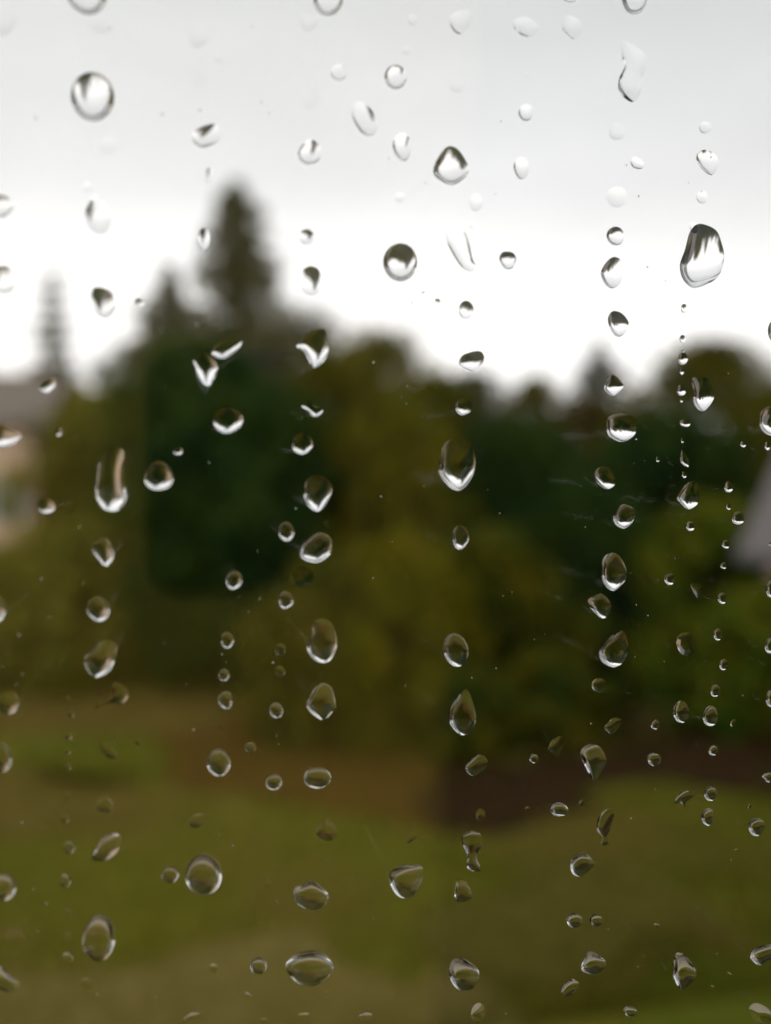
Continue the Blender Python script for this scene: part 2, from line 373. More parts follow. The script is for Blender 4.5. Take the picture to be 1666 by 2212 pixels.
tree_px('b', 'large_shrub', 1545, 1080, 400, 14.2, 'green', 'bright green shrub left of the grey roof corner', cat='shrub', clumps=150, low=.0, leaf=.065)
tree_px('b', 'large_shrub', 1530, 1330, 330, 13.2, 'green', 'lower fresh green shrub below the bright green shrub', cat='shrub', clumps=120, low=.0, leaf=.06)
tree_px('b', 'low_shrub', 1660, 1590, 120, 12.0, 'red', 'low red leaved shrub on the dark soil bed', cat='shrub', clumps=40, low=.0, leaf=.05)
tree_px('b', 'low_shrub', 1390, 1530, 150, 12.2, 'brown', 'low brownish shrub on the dark soil bed', cat='shrub', clumps=40, low=.0, leaf=.05)
tree_px('b', 'low_shrub', 130, 1370, 120, 17.0, 'yellow', 'small yellow shrub behind the brown bed', cat='shrub', clumps=40, low=.0, leaf=.05)

# ------------------------------------------------------------------ houses
M_render = mat('tan_render', (.66, .45, .33), .9, (.70, .50, .37), 1.2, bump=.15)
M_roof_b = mat('brown_grey_roof', (.16, .13, .11), .8, (.20, .165, .14), 6, bump=.4)
M_slate = mat('purple_grey_slate', (.155, .137, .134), .85, (.185, .165, .162), 5, bump=.4)
M_white = mat('white_frame_paint', (.7, .7, .68), .5, (.76, .76, .74), 20)
M_gut = mat('grey_gutter', (.12, .11, .11), .5, (.15, .14, .14), 8)
M_hglass = mat('house_window_glass', (.16, .24, .24), .06, (.20, .28, .28), 1.5, spec=.8)
def house(name, base, rz, wx, wy, hw, hr, mw, mr_, label, over=.35, windows=(), chim=False):
    """gable house: ridge along local x; local origin at the footprint's centre"""
    t = empty(name, base, label, 'house', rz=rz)
    x, y = wx / 2, wy / 2
    V = [(-x, -y, 0), (x, -y, 0), (x, y, 0), (-x, y, 0), (-x, -y, hw), (x, -y, hw), (x, y, hw), (-x, y, hw), (-x, 0, hr), (x, 0, hr)]
    F = [(0, 1, 5, 4), (2, 3, 7, 6), (1, 2, 6, 9, 5), (3, 0, 4, 8, 7)]
    mesh_obj('wall', V, F, mw, t)
    k = (hr - hw) / y; rf = None
    bm = bmesh.new()
    for s in (-1, 1):
        a = Vector((0, s * (y + over), hw - k * over)); b = Vector((0, 0, hr))
        up = Vector((0, 0, .12))
        vs = [bm.verts.new(Vector((sx * (x + over), 0, 0)) + q + u) for u in (Vector((0, 0, .02)), up) for q in (a, b) for sx in (-1, 1)]
        for q in ((0, 1, 3, 2), (4, 6, 7, 5), (0, 4, 5, 1), (0, 2, 6, 4), (1, 5, 7, 3)): bm.faces.new([vs[i] for i in q])
    bmesh.ops.recalc_face_normals(bm, faces=bm.faces)
    rf = bm_obj('roof', bm, mr_, t)
    if chim: box_obj('chimney', (x * .3, x * .3 + .6, -.3, .3, hr - .4, hr + .9), mw, rf, .02)
    bm = bmesh.new(); box_bm(bm, -x - over, x + over, -y - over - .1, -y - over + .01, hw - k * over - .05, hw - k * over + .06, .02); bm_obj('gutter', bm, M_gut, t)
    for side, cx, cz, ww, wh in windows:
        wb = bmesh.new()
        if side == 'front': f = lambda u0, u1, d0, d1, z0, z1: box_bm(wb, u0, u1, -y - d1, -y - d0, z0, z1)
        else: f = lambda u0, u1, d0, d1, z0, z1: box_bm(wb, x + d0, x + d1, u0, u1, z0, z1)
        f(cx - ww / 2, cx + ww / 2, .0, .06, cz - wh / 2, cz - wh / 2 + .07); f(cx - ww / 2, cx + ww / 2, .0, .06, cz + wh / 2 - .07, cz + wh / 2)
        for u in (cx - ww / 2, cx - .035, cx + ww / 2 - .07): f(u, u + .07, .001, .055, cz - wh / 2 + .07, cz + wh / 2 - .07)
        wo_ = bm_obj('window', wb, M_white, t)
        wb = bmesh.new()
        f(cx - ww / 2 + .05, cx + ww / 2 - .05, .004, .02, cz - wh / 2 + .05, cz + wh / 2 - .05); bm_obj('pane', wb, M_hglass, wo_)
    return t
pl = at(72, 1000, 19.5)
house('tan_house', (pl.x - 4.0, pl.y + 3.2, 0), 0, 8.0, 6.0, at(60, 905, 19.5).z, at(60, 818, 22.5).z, M_render, M_roof_b, 'tan rendered house with brown grey roof at the left behind the shrubs', windows=(('front', 3.35, at(0, 1080, 19.5).z, .95, .9), ('front', .6, 3.6, 1.4, 1.3), ('front', 3.2, 1.2, 1.2, 1.2)), chim=True)
# grey roofed outbuilding at the right: its far eave corner shows, the rest runs out of the picture
e1 = at(1592, 1188, 13.0)
rz = R(-62)
hx, hy, hw = 7.0, 5.0, e1.z + .28
# local corner (-x-over, -y-over) sits at e1
lc = Vector((-(hx / 2 + .35), (hy / 2 + .35) * -1, 0)); lc.rotate(Matrix.Rotation(rz, 3, 'Z'))
house('grey_roofed_house', (e1.x - lc.x, e1.y - lc.y, 0), rz, hx, hy, hw, hw + 2.9, M_render, M_slate, 'house with a purple grey roof at the right edge beyond the shrubs', windows=(('front', 0, 1.5, 1.2, 1.1),))

# ------------------------------------------------------------------ the window
T1 = .004; DN = .1235                            # pane thickness; distance from the lens to the pane's outer face
Y1 = CAM.y + DN                                  # outer face of the outer pane (drops sit here)
M_pane = glass('boosted_reflection_glass', 1.82, (1, .998, .995))  # index raised above plain glass to strengthen the mirrored phone
M_water = glass('rain_water', 1.333)
win = empty('window', (0.1, Y1 - T1 / 2, CAM.z - .55), 'clear window dotted outside with raindrops, inner pane added for stronger reflection', 'window')
wx0, wx1, wz0, wz1 = -.55, .65, -.0, 1.05
def wbox(name, x0, x1, y0, y1, z0, z1, m, bevel=0):
    return box_obj(name, (x0, x1, y0, y1, z0, z1), m, win, bevel)
wbox('pane', wx0, wx1, -T1 / 2, T1 / 2, wz0, wz1, M_pane)
wbox('added_reflection_pane', wx0, wx1, -T1 / 2 - .010, -T1 / 2 - .006, wz0, wz1, M_pane)          # second pane, added to double the mirror image in the glass
def pane_hit(px, py, yplane, T):
    """where the sight line meets a plane beyond T metres of glass (Snell's law at each face)"""
    d = ray(px, py); air = (yplane - CAM.y) - T
    p = CAM + d * (air / d.y); s = Vector((d.x, 0, d.z)) / 1.82
    dy = math.sqrt(max(1e-6, 1 - s.length_squared))
    return Vector((p.x + s.x / dy * T, yplane, p.z + s.z / dy * T))
M_frame = mat('grey_window_frame', (.30, .30, .29), .45, (.34, .34, .33), 14)
for nm, b in (('frame', (wx0 - .05, wx0, -.03, .02, wz0 - .05, wz1 + .05)), ('frame', (wx1, wx1 + .05, -.03, .02, wz0 - .05, wz1 + .05)),
              ('frame', (wx0, wx1, -.03, .02, wz0 - .05, wz0)), ('frame', (wx0, wx1, -.03, .02, wz1, wz1 + .05))):
    wbox(nm, *b, M_frame, .003)
wbox('sill', wx0 - .08, wx1 + .08, -.16, -.031, wz0 - .08, wz0 - .05, M_white, .004)

# ------------------------------------------------------------------ the room behind the lens (seen only mirrored in the glass)
M_room = mat('beige_room_plaster', (.60, .50, .38), .9, (.64, .54, .41), 3)
M_floorb = mat('brown_floor', (.14, .09, .05), .6, (.18, .12, .07), 3)
M_ext = mat('outer_wall_render', (.45, .42, .36), .9, (.50, .47, .41), 3, bump=.2)
xa0, xa1, ya0, za0, za1 = -2.2, 2.4, -3.2, 3.0, 5.6
ox0, ox1, oz0, oz1 = win.location.x + wx0 - .05, win.location.x + wx1 + .05, win.location.z - .05, win.location.z + wz1 + .05
yw = .06
for nm, b in (('room_wall', (xa0, xa1, ya0 - .1, ya0, za0, za1)), ('room_wall', (xa0 - .1, xa0, ya0 - .1, yw, za0, za1)), ('room_wall', (xa1, xa1 + .1, ya0 - .1, yw, za0, za1))):
    struct(box_obj(nm, b, M_room), 'beige plaster wall of the room behind the lens')
struct(box_obj('room_ceiling', (xa0 - .1, xa1 + .1, ya0 - .1, .30, za1 + .001, za1 + .12), M_room), 'beige ceiling of the room')
struct(box_obj('room_floor', (xa0 - .1, xa1 + .1, ya0 - .1, yw, za0 - .12, za0 - .001), M_floorb), 'brown floor of the room')
bm = bmesh.new()
for b in ((xa0 - .1, ox0, yw, yw + .10, .0, za1), (ox1, xa1 + .1, yw, yw + .10, .0, za1), (ox0 + .0005, ox1 - .0005, yw, yw + .10, .0, oz0 - .031), (ox0 + .0005, ox1 - .0005, yw, yw + .10, oz1 + .0005, za1)):
    box_bm(bm, *b)
struct(bm_obj('window_wall', bm, M_ext), 'wall of the house round the window')
M_cloth = mat('mustard_brown_cloth', (.80, .62, .09), .9, (.84, .66, .11), 40, bump=.1)
CS = .075                                        # added cloth this far behind the lens, giving the glass its warm reflection
ra, rb = ray(957, 900), ray(919, 1850); MD = 2 * DN + CS
xa, za = CAM.x + ra.x / ra.y * MD, CAM.z + ra.z / ra.y * MD
xb, zb = CAM.x + rb.x / rb.y * MD, CAM.z + rb.z / rb.y * MD
def reflector_cloth():
    vs, fs = [], []; nu, nv = 90, 12
    for side in (0, 1):
        for j in range(nv + 1):
            z = 3.95 + 1.1 * j / nv; xe = xa + (xb - xa) * (z - za) / (zb - za)
            for i in range(nu + 1):
                u = i / nu; x = xe - .62 * u
                y = CAM.y - CS - .012 * (1 - math.cos(u * 55 + .3 * math.sin(z * 3))) * min(1, u * 6) - (.0015 if side else 0)
                vs.append((x, y, z))
    K = (nu + 1) * (nv + 1); g = lambda s_, j, i: s_ * K + j * (nu + 1) + i
    for j in range(nv):
        for i in range(nu):
            fs.append((g(0, j, i), g(0, j + 1, i), g(0, j + 1, i + 1), g(0, j, i + 1))); fs.append((g(1, j, i), g(1, j, i + 1), g(1, j + 1, i + 1), g(1, j + 1, i)))
        fs.append((g(0, j, 0), g(1, j, 0), g(1, j + 1, 0), g(0, j + 1, 0))); fs.append((g(0, j, nu), g(0, j + 1, nu), g(1, j + 1, nu), g(1, j, nu)))
    for i in range(nu):
        fs.append((g(0, 0, i), g(0, 0, i + 1), g(1, 0, i + 1), g(1, 0, i))); fs.append((g(0, nv, i), g(1, nv, i), g(1, nv, i + 1), g(0, nv, i + 1)))
    return vs, fs
v, f = reflector_cloth()
tag(mesh_obj('reflector_cloth', v, f, M_cloth, smooth=True), 'mustard brown cloth added behind the lens for the warm reflection at left', 'reflector_cloth')
# phone: its back faces the pane, the lens being the camera's own place
M_body = mat('phone_back', (.68, .52, .07), .5, (.72, .55, .08), 30)
M_island = mat('phone_camera_glass', (.004, .005, .006), .15, (.006, .007, .008), 30)
M_ring = mat('lens_ring_metal', (.10, .11, .12), .3, (.14, .15, .16), 60, metallic=.8)
ph = bpy.data.objects.new('phone', None); C.objects.link(ph); ph.rotation_mode = 'QUATERNION'
ph.rotation_quaternion = cam.rotation_quaternion; ph.location = CAM
tag(ph, 'phone mirrored faintly in the window glass, its camera block dark', 'phone')
def rrect(name, x0, x1, y0, y1, z0, z1, r, m, parent, hole=None):
    pts = []
    for cx, cy, a0 in ((x1 - r, y1 - r, 0), (x0 + r, y1 - r, 90), (x0 + r, y0 + r, 180), (x1 - r, y0 + r, 270)):
        for k in range(9): a = R(a0 + k * 90 / 8); pts.append((cx + r * math.cos(a), cy + r * math.sin(a)))
    bm = bmesh.new(); n = len(pts)
    a = [bm.verts.new((*p, z0)) for p in pts]; b = [bm.verts.new((*p, z1)) for p in pts]
    bm.faces.new(a[::-1]); bm.faces.new(b)
    for i in range(n): bm.faces.new((a[i], a[(i + 1) % n], b[(i + 1) % n], b[i]))
    es = [e for e in bm.edges if abs(e.verts[0].co.z - e.verts[1].co.z) < 1e-7]
    bmesh.ops.bevel(bm, geom=es, offset=min(.0007, abs(z1 - z0) * .3), segments=2, affect='EDGES')
    return bm_obj(name, bm, m, parent)
mm = .001
rrect('body', -25 * mm, 50 * mm, -55 * mm, 102 * mm, 5.5 * mm, 14 * mm, 11 * mm, M_body, ph)
isl = rrect('camera_block', -10.5 * mm, 43 * mm, -38 * mm, 25 * mm, 3 * mm, 5.4 * mm, 9 * mm, M_island, ph)
def ring(name, cx, cy, r0, r1, z, m, parent):
    bm = bmesh.new(); n = 40
    P = [[bm.verts.new((cx + r * math.cos(i * math.tau / n), cy + r * math.sin(i * math.tau / n), zz)) for i in range(n)] for r, zz in ((r0, z), (r1, z), (r1, z + .001), (r0, z + .001))]
    for j in range(4):
        for i in range(n): bm.faces.new((P[j][i], P[j][(i + 1) % n], P[(j + 1) % 4][(i + 1) % n], P[(j + 1) % 4][i]))
    return bm_obj(name, bm, m, parent)
for cx, cy, r in ((0, 0, 5), (-4.5, -28, 4.5), (31, -36 + 4, 4.5)):
    if cx == 0:
        for q in range(3): ring('lens_ring', 0, 0, (3.2 + q * .9) * mm, (3.5 + q * .9) * mm, 1.9 * mm, M_ring, isl)
    else: ring('lens_ring', cx * mm, cy * mm, (r - .8) * mm, r * mm, 1.9 * mm, M_ring, isl)
# ------------------------------------------------------------------ raindrops
# outlines as traced on twelve enlarged windows of the picture (each 833 px wide, drawn at twice their size)
TILE = {'a': (0, 0), 'b': (833, 0), 'c': (1666, 0), 'd': (0, 830), 'e': (833, 830), 'f': (1666, 830),
        'g': (0, 1660), 'h': (833, 1660), 'i': (1666, 1660), 'j': (0, 2490), 'k': (833, 2490), 'l': (1666, 2490)}
# e: tile, centre x, y, width, height, lean, edge slope[, look]
ELL = '''
a 20 120 170 220 8 .35 flattish half-seen
a 560 -45 290 250 48 1.3 large rimmed
a 655 150 150 120 30 .10 barely visible flat
a 850 265 60 24 25 .15 barely visible sliver-like
a 1415 370 80 56 25 .22 faint
a 1295 475 95 200 0 .05 barely visible tall
a 600 625 280 318 -4 1.42 very large round dark-rimmed
a 700 940 140 110 -20 .08 barely visible flat
a 1355 1140 66 105 0 .30 faint
a 565 1210 66 70 0 .10 barely visible
a 1320 1548 80 135 0 .55 dark-topped
b 462 -12 190 225 4 1.3 large rimmed
b 1010 125 62 76 0 .42 faint ringed
b 970 325 58 58 0 .32 faint ringed
b 533 468 108 108 0 .62 round
b 900 498 142 160 0 1.1 dark-topped round
b 350 620 110 175 12 .11 barely visible tall
b 942 950 118 182 -4 .72 upright oval
b 927 1278 62 64 0 .36 faint ringed
b 1420 1310 86 118 0 .25 faint
b 322 1535 100 98 0 .5 dark-topped
b 930 1700 218 250 0 1.35 very large round dark-topped
b 1300 550 100 100 0 .06 barely visible
c 365 -8 84 42 0 1.0 cut-off rimmed
c 782 -22 160 235 -6 1.2 large rimmed
c 80 728 94 114 0 .62 round
c 670 850 108 118 0 .16 faint pale
c 1243 825 84 74 0 .38 faint pale
c 50 1088 98 145 -4 .66 upright oval
c 670 1275 138 138 0 .15 pale flat
c 1222 1278 72 84 -10 .45 small crescent-edged
c 660 1530 116 120 0 .88 dark-topped round
c 1168 1475 52 76 -20 .25 small pale
c 90 485 30 24 0 .2 pinprick faint
d 295 40 34 26 30 .3 pinprick
d 905 300 58 40 20 .42 small smudged
d 380 1140 44 58 0 .35 faint
d 1030 1430 186 190 0 1.12 large round
d 1155 1262 60 56 0 .75 small bright
d 303 1620 104 108 0 .82 small bright
e 1078 238 30 20 0 .5 pinprick
e 1170 300 44 48 0 .45 tiny
e 1628 26 104 122 0 .9 dark-topped round
e 1358 350 96 120 0 .48 dark-topped
f 1106 340 44 60 0 .5 small
f 1095 538 38 52 0 .5 small
f 1095 620 16 24 0 .4 pinprick
f 1098 665 60 84 0 .82 small bright
f 1090 750 30 40 0 .6 tiny
f 1088 870 60 74 0 .78 small bright
f 1088 935 18 30 0 .4 pinprick
f 1112 1083 70 54 0 .75 small bright flat-topped
f 1095 1195 20 32 0 .4 pinprick
f 1107 1418 34 42 0 .65 tiny
f 1395 1497 60 72 0 .82 small bright
f 1393 1625 34 42 0 .7 tiny
f 1488 1220 40 42 0 .72 tiny bright
f 1645 1232 38 54 0 .65 tiny
f 1672 1070 160 192 0 .98 large half-seen
f 1695 490 92 152 0 .95 half-seen dark-rimmed
f 936 1315 26 40 0 .35 faint tiny
g -22 630 118 178 0 .85 half-seen
g 55 1240 138 148 0 .6 round
g 10 1590 132 200 -10 .72 half-seen upright oval
g 460 1310 44 52 0 .5 tiny
g 443 1455 52 48 0 .55 tiny
g 440 1555 38 40 0 .55 tiny
g 440 1652 50 50 0 .55 tiny
g 895 1490 46 46 0 .4 small pale
g 1475 830 86 106 0 .92 small round
g 1452 1057 72 78 0 .82 small round
g 1463 1220 94 114 -6 .88 small oval
g 1432 1392 34 34 0 .35 faint tiny
g 1518 443 108 126 8 1.02 round bead-like
g 1625 1530 72 72 0 .72 small round
g 1418 1625 154 178 0 .95 open ring-like
g 530 455 24 34 0 .2 pinprick faint
g 440 1215 20 44 0 .3 pinprick
h 190 128 104 128 0 1.02 round bead-like
h 290 420 155 138 0 .25 faint ghostly ring-like
h 460 78 42 42 0 .22 faint tiny
h 188 573 98 112 0 1.02 round bead-like
h 705 543 40 38 0 .3 tiny faint
h 152 893 74 82 0 .62 small round
h 147 1035 74 74 0 .62 small round
h 125 1287 92 98 0 .88 small round
h 1320 165 108 156 0 .92 upright oval
h 1290 895 160 222 -14 .9 large leaning open
h 1188 1075 36 16 0 .25 pinprick faint
i 1147 92 60 64 0 .85 small bright
i 1455 40 82 84 0 .92 small round
i 1375 210 54 54 0 .8 small bright
i 1362 348 44 42 0 .75 tiny bright
i 1012 435 72 76 0 .82 small bright
i 1353 560 60 72 0 .82 small bright
i 1325 795 58 76 0 .78 small
i 1362 990 58 72 14 .72 small
i 555 1125 94 98 0 .48 dim round
i 1308 1160 60 84 0 .88 small upright
i 1087 1297 110 138 0 .72 dim oval
i 1275 1325 104 128 0 1.02 bright-bottomed oval
i 1425 1370 34 56 22 .4 sliver-like
i 918 1380 52 66 14 .72 small
i 130 1600 62 58 20 .78 small
i 1295 1547 62 66 14 .82 small
i 910 1605 94 84 25 .62 dim
i 1672 500 72 112 0 .9 half-seen
i 1666 865 76 104 10 .88 half-seen
i 1672 1210 74 112 0 .85 half-seen
i 1662 208 20 20 0 .7 pinprick
i 1052 298 14 28 0 .3 pinprick
i 982 970 14 18 0 .3 pinprick
j 435 180 44 58 0 .42 tiny dull
j 427 328 52 58 0 .6 small
j 450 517 76 84 0 .75 small ring-like
j 1638 462 36 20 0 .4 pinprick
j 1320 695 238 264 0 .98 very large round
j 1103 693 106 120 0 .9 round
j 28 775 150 182 0 .88 half-seen round
j 423 733 78 86 0 .65 small ring-like
j 443 945 58 70 -10 .36 dull
j 640 1105 212 308 4 .85 very large tall oval
j 437 1090 50 50 0 .3 faint
j 437 1235 76 76 0 .5 small dull
j 80 1130 150 205 20 .13 ghostly flat
j 1382 1300 60 60 0 .42 dull
j 560 1400 88 78 0 .2 faint
j 1610 1480 40 60 -30 .5 small dark
j 1008 1495 32 16 0 .3 pinprick
j 1640 850 40 26 0 .3 pinprick
k 110 93 108 104 0 .98 round bead-like
k 392 65 178 140 0 .88 wide open ring-like
k 1450 305 64 80 10 .35 dull
k 68 745 44 50 0 .38 dull
k 415 590 36 18 0 .3 pinprick
k 10 1283 110 112 0 .9 round
k 1435 1590 90 130 8 .28 faint
k 305 1610 76 46 0 .35 dull
k 707 1615 80 80 0 .55 small ring-like
k 455 1458 36 14 10 .3 pinprick
k 45 1635 50 20 0 .3 pinprick
l 88 265 30 26 0 .5 pinprick
l 295 270 112 94 14 .98 round
l 440 227 28 44 20 .4 sliver-like
l 1275 167 90 90 25 .95 round
l 1258 318 82 114 4 .98 bright-bottomed oval
l 1530 248 24 38 20 .5 pinprick
l 1575 382 110 114 0 .92 round
l 395 990 104 94 10 .78 round
l 535 990 92 76 30 .55 dull leaning
l 930 1022 44 24 28 .5 tiny leaning
l 755 1580 88 66 14 .78 small
l 1610 1600 190 110 36 .22 faint flat leaning
l 1655 62 86 62 0 .6 half-seen
l 1445 535 26 16 0 .4 pinprick dark
l 840 1222 34 12 30 .35 splashed pinprick
l 1400 1338 60 16 30 .4 splashed pinprick
l 1290 1420 36 12 30 .35 splashed pinprick
l 805 1292 20 8 30 .35 splashed pinprick
'''
POLY = '''
a|.16|barely visible heart-like|1225,175 1285,165 1350,200 1358,250 1320,290 1255,312 1225,260
a|.60|cap-topped wide|1240,875 1290,830 1395,800 1430,850 1415,915 1320,955 1265,930
a|.48|pale leaf-like|610,1260 670,1310 718,1400 700,1490 640,1515 575,1470 550,1390 580,1310
a|.72|half-seen|-60,1300 0,1262 50,1280 90,1330 50,1390 0,1408 -60,1380
b|.27|pale heart-like|285,80 330,90 400,110 390,160 335,205 290,170
b|.38|pale lopsided|1250,100 1345,60 1395,80 1385,150 1340,215 1290,210 1255,160
b|.58|slanting bean-like|620,670 680,655 750,720 785,800 770,860 725,882 670,850 620,760
b|.80|pointed dark-topped|350,900 405,940 418,1000 390,1050 330,1068 280,1040 268,985 300,935
b|1.2|large five-cornered|1235,950 1300,965 1355,1040 1378,1100 1340,1160 1270,1200 1200,1175 1145,1120 1170,1030
b|.52|long slanting|1260,1430 1310,1440 1365,1530 1400,1680 1425,1720 1400,1760 1350,1750 1290,1680 1230,1560 1225,1480
c|.42|pale wedge-like|-10,140 60,105 110,120 165,175 130,225 85,237 20,205
c|.42|pale notched|335,100 375,100 430,135 435,190 410,250 370,245 320,195 315,150
c|.55|long wavering|700,260 760,280 850,350 860,420 835,500 830,580 790,655 740,650 685,590 680,520 715,430 700,350
c|.58|small slanting|760,1040 790,1015 840,1050 845,1085 810,1095 770,1080
c|.66|lopsided dark-edged|1200,985 1245,970 1300,995 1330,1040 1315,1100 1280,1135 1220,1095 1185,1030
c|1.35|largest teardrop-like|1205,1450 1310,1490 1350,1580 1365,1670 1340,1770 1280,1830 1170,1868 1100,1810 1078,1720 1110,1620 1145,1500
d|.55|half-seen dark-topped|-60,90 30,65 80,90 105,170 80,220 30,240 -60,210
d|.65|dark-capped|615,205 700,220 740,270 740,350 680,400 610,350 590,270
d|.78|small winged bright|260,840 300,800 355,795 355,850 310,890 265,870
d|.92|bright heart-like|1260,660 1320,620 1400,690 1410,740 1370,830 1330,838 1280,780 1255,700
d|.92|bright boat-like|1375,620 1420,560 1560,540 1555,590 1500,640 1450,665 1390,650
d|.88|crescent-bottomed|1385,1090 1400,1010 1480,980 1570,1030 1565,1100 1500,1150 1430,1140
d|.92|half-seen bright|-60,1120 0,1090 130,1150 120,1190 60,1235 0,1245 -60,1220
d|1.02|very long finger-like|745,1235 800,1260 805,1400 818,1570 780,1640 725,1658 660,1630 620,1540 640,1350 690,1260
e|.55|dark-capped pale|300,90 350,65 400,90 420,170 400,240 340,255 290,220 280,150
e|.98|large torn heart-like|258,580 330,500 430,475 455,530 465,620 430,690 370,725 330,670 300,615
e|.80|dark-topped boat-like|1310,690 1340,640 1440,615 1475,660 1440,730 1390,750 1330,725
e|.85|small twisted bright|290,970 330,940 385,975 435,985 410,1030 370,1045 335,1010
e|.78|small bright-bottomed|1290,960 1340,915 1385,940 1390,1000 1335,1035 1295,1005
e|.88|bright-bottomed|300,1140 350,1180 362,1230 330,1275 295,1288 245,1270 228,1235 245,1170
e|.90|pointed open|380,1420 450,1440 490,1510 450,1610 395,1658 340,1630 305,1560 320,1460
e|1.12|very large egg-like|1300,1180 1385,1215 1415,1300 1410,1400 1360,1490 1300,1522 1235,1485 1180,1400 1195,1270 1230,1205
f|.70|dark-topped tilted|650,5 700,30 710,100 690,180 635,210 590,180 565,110 600,40
f|.80|dark-topped blunt|640,358 700,370 745,430 730,490 680,525 635,490 610,410
f|.88|bright-bottomed|590,840 640,770 700,820 710,850 650,905 600,880
f|.92|bright hooked|1160,790 1250,790 1300,880 1285,950 1225,1008 1170,960 1165,880
f|1.0|large bright bowl-like|620,1040 700,1020 785,1050 795,1135 750,1190 690,1205 620,1170 600,1100
f|.82|small pointed bright|1095,1250 1115,1290 1138,1330 1130,1368 1090,1345 1080,1310
f|.80|crescent-edged|570,1365 630,1385 660,1470 610,1512 550,1480 520,1410
f|.90|bright-bottomed tall|1130,1470 1190,1470 1205,1550 1190,1610 1130,1643 1080,1600 1062,1560
i|1.0|large bright-bottomed|720,-50 780,-20 790,20 760,80 710,108 660,80 645,30 680,-30
g|.88|hooked|660,165 710,190 738,280 710,340 675,348 620,290 592,220
g|.90|round bright-bottomed|620,545 690,580 712,640 690,695 635,712 575,670 565,600
g|.86|large lopsided|690,830 755,860 750,930 720,1020 660,1065 595,1065 545,960 610,880
g|.40|dull bird-like|740,1105 825,1150 830,1200 790,1245 720,1240 615,1270 715,1200
g|.38|dull crescent-like|640,1490 700,1500 755,1560 745,1605 690,1590 650,1540
h|1.08|large bright ring-like|400,135 470,160 492,220 470,280 400,328 320,318 282,275 310,190
h|.88|tall open horseshoe-like|430,690 485,720 515,800 518,880 480,960 420,980 360,950 325,880 355,780 370,710
h|.88|open arch-like|430,1110 490,1150 515,1280 490,1300 430,1350 360,1310 322,1250 370,1150
h|.90|large pointed open|1355,1150 1400,1230 1420,1340 1395,1420 1330,1448 1270,1400 1248,1340 1265,1250
h|.62|dim|1440,1575 1495,1610 1480,1670 1420,1715 1365,1690 1360,1640
i|1.08|large tall bright-bottomed|635,265 690,290 735,390 720,450 650,512 585,470 568,390 580,300
i|.25|ghostly shield-like|1150,460 1235,480 1220,530 1195,560 1160,510
i|.82|blocky|490,560 570,530 630,600 612,670 570,690 520,650 485,605
i|1.05|large tilted teardrop-like|700,768 740,850 735,920 700,985 640,1008 575,975 553,905 600,830
i|.42|dull jagged|1120,780 1160,800 1190,890 1150,930 1090,920 1055,860 1070,800
i|.42|dull bent|590,1390 650,1335 700,1360 640,1440 600,1420
i|.38|dull slanting|220,1550 250,1480 310,1455 320,1500 285,1585 240,1560
i|.74|large mushroom-like|500,1505 565,1530 600,1620 540,1730 500,1720 440,1600 440,1540
j|.50|dull|620,250 650,200 690,190 738,240 710,290 640,280
j|.72|slanting comma-like|730,425 785,450 770,530 700,595 640,605 580,595 610,550 660,460
j|.42|dull shaded|1240,310 1330,300 1335,340 1290,385 1230,375
j|.65|half-seen lopsided|-60,1290 10,1290 70,1350 130,1400 90,1465 0,1440 -60,1420
j|.36|dull slanting|1180,1640 1240,1590 1300,1595 1290,1625 1200,1650
k|.38|dull triangular|445,305 490,360 525,420 470,475 390,440 400,360
k|.32|dull|1000,400 1045,420 1020,470 975,490 975,440
k|.80|long key-like|1395,408 1460,440 1460,510 1425,575 1455,665 1400,670 1360,640 1365,570 1335,500 1332,440
k|.92|large bucket-like|1000,625 1080,655 1060,760 1010,835 930,840 875,780 858,700 900,645
k|.92|large bell-like|350,728 410,760 465,830 430,900 350,925 270,890 240,840 245,780 300,760
k|.52|dull pear-like|1330,710 1400,820 1370,860 1290,865 1290,750
k|.98|very large wide|340,1185 430,1200 495,1280 470,1350 400,1405 330,1417 240,1380 185,1290 240,1215
k|.88|large blunt|1280,1240 1360,1245 1430,1300 1440,1370 1390,1440 1310,1440 1260,1380 1248,1300
l|.52|long broken|600,270 650,290 625,400 600,450 615,485 590,505 565,485 575,450 540,400 550,320
l|.48|mushroom-like|1040,230 1070,170 1120,148 1165,180 1120,225 1110,260 1085,230
l|.90|large cornered|455,552 525,610 500,660 440,705 385,690 368,640 385,580
l|.74|large three-cornered|495,1190 560,1220 600,1265 570,1320 510,1342 440,1310 455,1240
l|.72|large tall cornered|1080,1200 1130,1230 1185,1330 1150,1400 1090,1440 1040,1370 1035,1290 1050,1210
l|.90|half-seen bright-bottomed|1600,1155 1680,1150 1690,1220 1620,1275 1570,1270 1535,1230 1555,1180
l|.50|dull slanting|380,1370 425,1400 400,1450 340,1487 310,1460 330,1400
'''
def smooth_loop(pts, step):
    n = len(pts); out = []
    for i in range(n):
        p0, p1, p2, p3 = (Vector(pts[(i + k) % n]) for k in (-1, 0, 1, 2))
        m = max(2, int((p2 - p1).length / step + .5))
        for k in range(m):
            t = k / m
            out.append(.5 * ((2 * p1) + (p2 - p0) * t + (2 * p0 - 5 * p1 + 4 * p2 - p3) * t * t + (3 * p1 - p0 - 3 * p2 + p3) * t ** 3))
    return out
SHAPES = []
